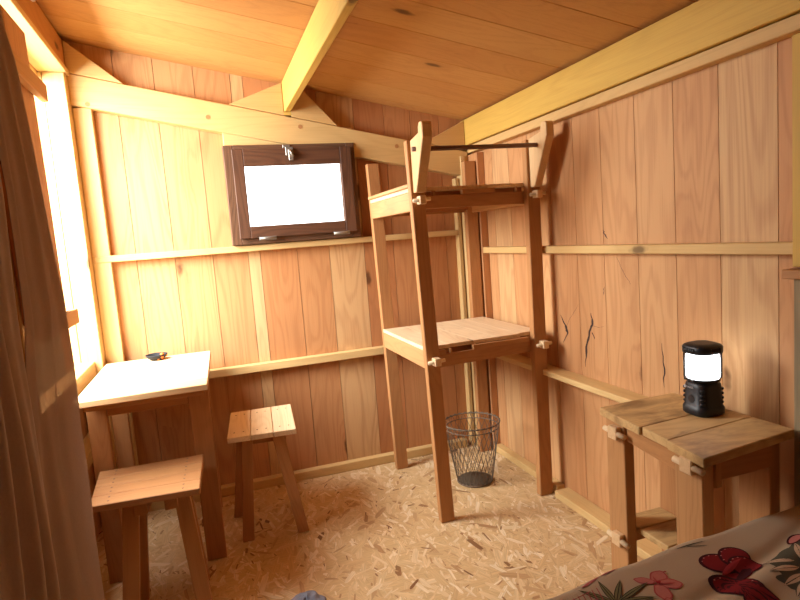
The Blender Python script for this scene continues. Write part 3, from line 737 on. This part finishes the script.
# ================================================================== CURTAINS
def lerp_tab(tab, z):
    tab = sorted(tab)
    if z <= tab[0][0]: return tab[0][1]
    for (a, va), (b, vb) in zip(tab, tab[1:]):
        if z <= b: return va+(vb-va)*(z-a)/(b-a)
    return tab[-1][1]
def curtain(name, label, x0, left, right, waves, amp, mat, ph):
    ny, nz = 110, 70; z1, z0 = 2.345, 0.03
    p = P(); vs = []; fs = []
    for j in range(nz+1):
        z = z0+(z1-z0)*j/nz; ya, yb = lerp_tab(left, z), lerp_tab(right, z)
        g = (z1-z)/(z1-z0)
        for i in range(ny+1):
            f = i/ny
            a = amp*(0.55+0.45*g)
            w = a*math.sin(2*math.pi*waves*f+ph+0.5*math.sin(2.2*z+ph)) + a*0.35*math.sin(2*math.pi*waves*2.3*f+1.7*z) + 0.010*g*math.sin(5*z+9*f+ph)
            vs.append((x0+w, ya+(yb-ya)*f + 0.008*math.sin(6*z+ph)*g, z))
    for j in range(nz):
        for i in range(ny):
            a = j*(ny+1)+i; fs.append((a, a+1, a+ny+2, a+ny+1))
    p.add(vs, fs, smooth=True)
    o = p.build(name, mat); o['label'] = label; o['category'] = 'curtain'
    o['group'] = 'gauze curtains along the left wall'
    # hem thickness
    sol = o.modifiers.new('thickness', 'SOLIDIFY'); sol.thickness = 0.0012
    return o
curtain('gauze_curtain', 'thin brown gauze curtain hanging beside the bright window, the one nearer the table', -0.455,
        [(0.75, 1.50), (1.02, 1.55), (1.175, 1.58), (1.365, 1.665), (1.69, 1.70), (2.35, 1.64)],
        [(0.03, 2.13), (0.32, 2.12), (0.59, 2.08), (0.96, 2.06), (1.15, 2.10), (1.378, 2.12), (1.753, 2.032), (2.077, 1.943), (2.139, 1.884), (2.35, 1.84)], 2.2, 0.011, 'gauze', 0.6)
curtain('gauze_curtain', 'rumpled taupe gauze curtain at the left edge, the one farther from the table', -0.43,
        [(0.03, 0.95), (2.35, 0.95)], [(0.03, 1.50), (0.72, 1.50), (0.81, 1.51), (1.144, 1.53), (1.402, 1.525), (1.672, 1.545), (2.35, 1.50)], 5.2, 0.022, 'gauze2', 2.1)
t = thing('curtain_rod', 'thin rod along the left wall carrying the gauze curtains', 'curtain rod', (-0.445, 1.6, 2.36))
p = P(); p.tube([(-0.443, 0.8, 2.362), (-0.443, 2.24, 2.362)], 0.011, 12); p.build('rod', 'rod', t)
for yy in (0.86, 2.20):
    p = P(); p.box((-0.60 if yy > 2 else -0.719, -0.452), (yy-0.012, yy+0.012), (2.352, 2.372), 0, 0, 0.002); p.build('bracket', 'oak', t)

# ================================================================== BED AND BEDSPREAD
t = thing('bed', 'low wooden bed under the printed spread in the near right corner', 'bed', (1.2, 0.3, 0))
for x_ in (0.56, 1.64):
    for y_ in (-0.95, 1.08):
        p = P(); p.box((x_-0.04, x_+0.04), (y_-0.04, y_+0.04), (0.0012, 0.30), 2, 0, 0.003); p.build('leg', 'oak', t)
p = P(); p.box((0.52, 1.68), (-1.0, 1.13), (0.301, 0.36), 1, 0, 0.004); p.build('bed_base', 'oak', t)
p = P(); p.loft([rsq(1.10, 0.07, 0.361, 1.0, 0.05, 0)]*1 if False else [[(1.10+(a-1.10)*0.57, 0.07+(b-0.07)*1.05, z_) for a, b, _ in rsq(1.10, 0.07, z_, h_, 0.08, 0)] for z_, h_ in ((0.361, .96), (0.38, .985), (0.57, .985), (0.59, .96))]); p.build('mattress', 'mattress', t)

BX0, BX1, BY0, BY1, BZ = 0.50, 1.70, -1.02, 1.215, 0.622
def bed_h(x, y):
    """height of the spread; rounds over at its free edges, soft folds"""
    h = BZ
    h += 0.012*math.exp(-((y-0.93-0.24*(x-1.0))/0.035)**2)*(1/(1+math.exp(-(x-0.95)*14)))       # long fold running back to the wall
    h -= 0.010*math.exp(-((y-0.985-0.24*(x-1.0))/0.022)**2)*(1/(1+math.exp(-(x-0.95)*14)))
    h += 0.006*math.sin(3.1*x+1.7*y)+0.004*math.sin(9*x-6*y)+0.0025*math.sin(23*x+11*y)
    return h
def bed_pt(u, v, lift=0.0):
    """u along x, v along y of the flat cloth; past the edge the cloth hangs down"""
    R = 0.045
    def wrap(s, s1):                       # s distance from the middle, s1 = half length
        over = s-(s1-R)
        if over <= 0: return s, 0.0
        if over < R*math.pi/2: a = over/R; return s1-R+R*math.sin(a), R*(1-math.cos(a))
        return s1, R+(over-R*math.pi/2)
    mx, my = (BX0+BX1)/2, (BY0+BY1)/2
    dx, zx = wrap(abs(u-mx), (BX1-BX0)/2); dy, zy = wrap(abs(v-my), (BY1-BY0)/2)
    if u-mx > 0: dx, zx = min(abs(u-mx), (BX1-BX0)/2), 0
    x = mx+math.copysign(dx, u-mx); y = my+math.copysign(dy, v-my)
    drop = max(zx, zy)
    y -= 0.05*max(0.0, min(1.0, (1.2-x)/0.5))**1.0
    fl_ = 0.012*math.sin(14*u+2*v)*min(1, max(0, zy-0.05)*8)
    y += fl_*(1 if v > my else 0)
    return Vector((x, y, max(0.22, bed_h(x, y)-drop+lift)))
sp = P(); NU, NV = 130, 190; vs = []; fs = []
U0, U1, V0, V1 = BX0-0.30, BX1, BY0, BY1+0.28
for j in range(NV+1):
    for i in range(NU+1): vs.append(bed_pt(U0+(U1-U0)*i/NU, V0+(V1-V0)*(1-(1-j/NV)**1.5)))
for j in range(NV):
    for i in range(NU):
        a = j*(NU+1)+i; fs.append((a, a+1, a+NU+2, a+NU+1))
sp.add(vs, fs, smooth=True)
PM = ['linen', 'pr_red', 'pr_maroon', 'pr_crimson', 'pr_pink', 'pr_rose', 'pr_green', 'pr_dark', 'pr_cream', 'pr_moss']
LAY = [0.0012]
def blot(poly, mat, lift=1):
    """printed shape on the spread: the outline is filled as a fan of rings that follow the cloth"""
    LAY[0] += 0.00010*(lift > 0); cx = sum(a for a, b in poly)/len(poly); cy = sum(b for a, b in poly)/len(poly); n = len(poly); R = 5
    vs = [bed_pt(cx, cy, LAY[0])]; fs = []
    for r in range(1, R+1):
        for a, b in poly: vs.append(bed_pt(cx+(a-cx)*r/R, cy+(b-cy)*r/R, LAY[0]))
    for k in range(n): fs.append((0, 1+k, 1+(k+1) % n))
    for r in range(R-1):
        for k in range(n): fs.append((1+r*n+k, 1+(r+1)*n+k, 1+(r+1)*n+(k+1) % n, 1+r*n+(k+1) % n))
    sp.add(vs, fs, mi=PM.index(mat), smooth=True)
def ell(cx, cy, a, b, rot, n=28, pinch=0.0, wav=0.0):
    out = []
    for k in range(n):
        q = 2*math.pi*k/n; r = 1+wav*math.sin(5*q+cx*40)
        x_ = a*math.cos(q)*r; y_ = b*math.sin(q)*r*(1-pinch*(1-math.cos(q))/2)
        out.append((cx+x_*math.cos(rot)-y_*math.sin(rot), cy+x_*math.sin(rot)+y_*math.cos(rot)))
    return out
def leaf(x0, y0, x1, y1, w, mat, edge='pr_dark'):
    d = math.atan2(y1-y0, x1-x0); L = math.hypot(x1-x0, y1-y0)
    def shape(k):
        pts = []
        for i in range(9): f = i/8; pts.append((f*L, k*w*math.sin(math.pi*f**0.8)))
        for i in range(7, 0, -1): f = i/8; pts.append((f*L, -k*w*math.sin(math.pi*f**0.8)))
        return [(x0+a*math.cos(d)-b*math.sin(d), y0+a*math.sin(d)+b*math.cos(d)) for a, b in pts]
    blot(shape(1.0), edge); blot(shape(0.72), mat)
    s1 = [(x0+(x1-x0)*f-(0.0012)*math.sin(d), y0+(y1-y0)*f+.0012*math.cos(d)) for f in (0.05, 0.5, 0.9)]
    s2 = [(x0+(x1-x0)*f+(0.0012)*math.sin(d), y0+(y1-y0)*f-.0012*math.cos(d)) for f in (0.9, 0.5, 0.05)]
    blot(s1+s2, edge)
# large dark red printed butterfly
blot(ell(1.165, 1.040, .040, .034, 0), 'pr_red')
for (cx, cy, a, b, ro) in ((1.150, 1.080, .050, .037, -0.55), (1.205, 1.080, .048, .038, 0.5), (1.110, 0.995, .066, .044, -1.05), (1.200, 1.045, .042, .034, -0.2)):
    LAY[0] += 0.0001; blot(ell(cx, cy, a, b, ro), 'pr_maroon'); blot(ell(cx+.002, cy-.001, a*.86, b*.84, ro), 'pr_red')
    for k in range(6):
        q = 0.5+k*0.5; r_ = 0.80
        x_, y_ = a*r_*math.cos(q), b*r_*math.sin(q); blot(ell(cx+x_*math.cos(ro)-y_*math.sin(ro), cy+x_*math.sin(ro)+y_*math.cos(ro), .0030, .0018, 0, 8), 'pr_pink', 0)
leaf(1.118, 1.045, 1.215, 1.066, .008, 'pr_crimson', 'pr_crimson')
blot(ell(1.170, 1.022, .034, .013, 0.3, 18, 0, .1), 'pr_maroon')
for k in range(3):
    leaf(1.120-0.012*k, 1.005-0.02*k, 1.150-0.04*k, 0.895-0.008*k, .022, 'pr_red', 'pr_maroon')
LAY[0] = 0.0012
# pink flower
for (cx, cy, a, b, ro) in ((0.970, 1.110, .030, .021, 0.5), (0.975, 1.076, .030, .021, -0.4), (0.934, 1.060, .030, .020, 1.2), (0.926, 1.112, .026, .013, -0.7), (0.915, 1.024, .022, .012, 0.7)):
    blot(ell(cx, cy, a, b, ro, 24, 0, .05), 'pr_rose'); blot(ell(cx, cy, a*.86, b*.80, ro, 24, 0, .05), 'pr_pink')
leaf(0.945, 1.085, 0.990, 1.072, .004, 'pr_rose', 'pr_rose'); leaf(0.945, 1.085, 0.958, 1.118, .003, 'pr_rose', 'pr_rose')
blot(ell(0.952, 1.092, .007, .005, 0, 12), 'pr_crimson'); blot(ell(1.0, 1.118, .005, .003, 0, 10), 'pr_rose')
LAY[0] = 0.0012
# olive leaves spreading from one stem
for x1, y1, w in ((0.795, 1.172, .011), (0.857, 1.172, .010), (0.905, 1.142, .011), (0.958, 1.100, .010), (0.935, 1.050, .012), (0.760, 1.120, .010), (0.80, 1.03, .012)):
    leaf(0.815, 1.088, x1-.027, y1+.004, w*0.85, 'pr_green')
LAY[0] = 0.0012
# pink sprig along the edge and pale ruled lines
for x0, y0, x1, y1 in ((0.78, 1.176, 0.85, 1.190), (0.85, 1.188, 0.915, 1.194)): leaf(x0, y0, x1, y1, .006, 'pr_pink', 'pr_rose')
for k in range(9):
    leaf(0.66+0.014*k, 1.04, 0.70+0.014*k, 1.165, .0007, 'pr_rose', 'pr_rose')
for k in range(4): leaf(0.66, 1.05+.03*k, 0.80, 1.06+.03*k, .0006, 'pr_rose', 'pr_rose')
LAY[0] = 0.0012
# dark moss coloured foliage at the right
for (cx, cy, a, b, ro) in ((1.315, 1.015, .070, .030, 0.3), (1.27, 0.985, .045, .034, 0.8), (1.33, 0.965, .060, .035, 0.1), (1.25, 0.935, .050, .030, -0.4), (1.36, 1.03, .05, .02, .4)):
    blot(ell(cx, cy, a, b, ro, 30, 0, .12), 'pr_moss')
for (x0, y0, x1, y1) in ((1.30, 0.99, 1.23, 1.03), (1.29, 0.97, 1.21, 0.985), (1.28, 0.95, 1.20, 0.94), (1.32, 0.985, 1.38, 1.05), (1.26, 0.93, 1.19, 0.90)): leaf(x0, y0, x1, y1, .013, 'pr_cream', 'pr_moss')
blot(ell(1.405, 1.068, .034, .018, 0.4), 'pr_maroon'); blot(ell(1.405, 1.068, .027, .013, 0.4), 'pr_pink')
LAY[0] = 0.0012
# thin grey twig
leaf(1.10, 1.175, 1.20, 1.165, .0022, 'pr_moss', 'pr_moss'); leaf(1.13, 1.168, 1.19, 1.145, .0016, 'pr_moss', 'pr_moss')
o = sp.build('bedspread', PM)
o['label'] = 'beige bedspread printed with dark red butterflies, pink flowers and leaves'; o['category'] = 'bedspread'

# ================================================================== WEATHERED POST, right edge
t = thing('wooden_post', 'weathered grey post with a small block on top at the right edge', 'post', (1.747, 1.265, 0))
p = P(); p.box((1.717, 1.776), (1.222, 1.310), (0.0012, 1.278), 2, 0, 0.003); p.build('upright', 'grey_wood', t)
p = P(); p.box((1.690, 1.776), (1.222, 1.330), (1.279, 1.308), 1, -0.2, 0.003); p.build('top_block', 'oak', t)

# ================================================================== GREY CLOTH on the floor
p = P(); n = 26; rings = []
for i in range(11):
    q = math.radians(90*i/10); rr = math.cos(q)
    rings.append([(0.245+(0.078*math.cos(a)*rr)*(1+.10*math.sin(3*a+i)), 2.300+(0.085*math.sin(a)*rr)*(1+.10*math.cos(4*a+i*.7)), 0.0012+0.035*math.sin(q)*(1+.2*math.sin(5*a+i))) for a in [2*math.pi*k/n for k in range(n)]])
p.loft(rings)
o = p.build('grey_cloth', 'greycloth'); o['label'] = 'mottled grey cloth lying crumpled on the floor at the bottom edge'; o['category'] = 'cloth'
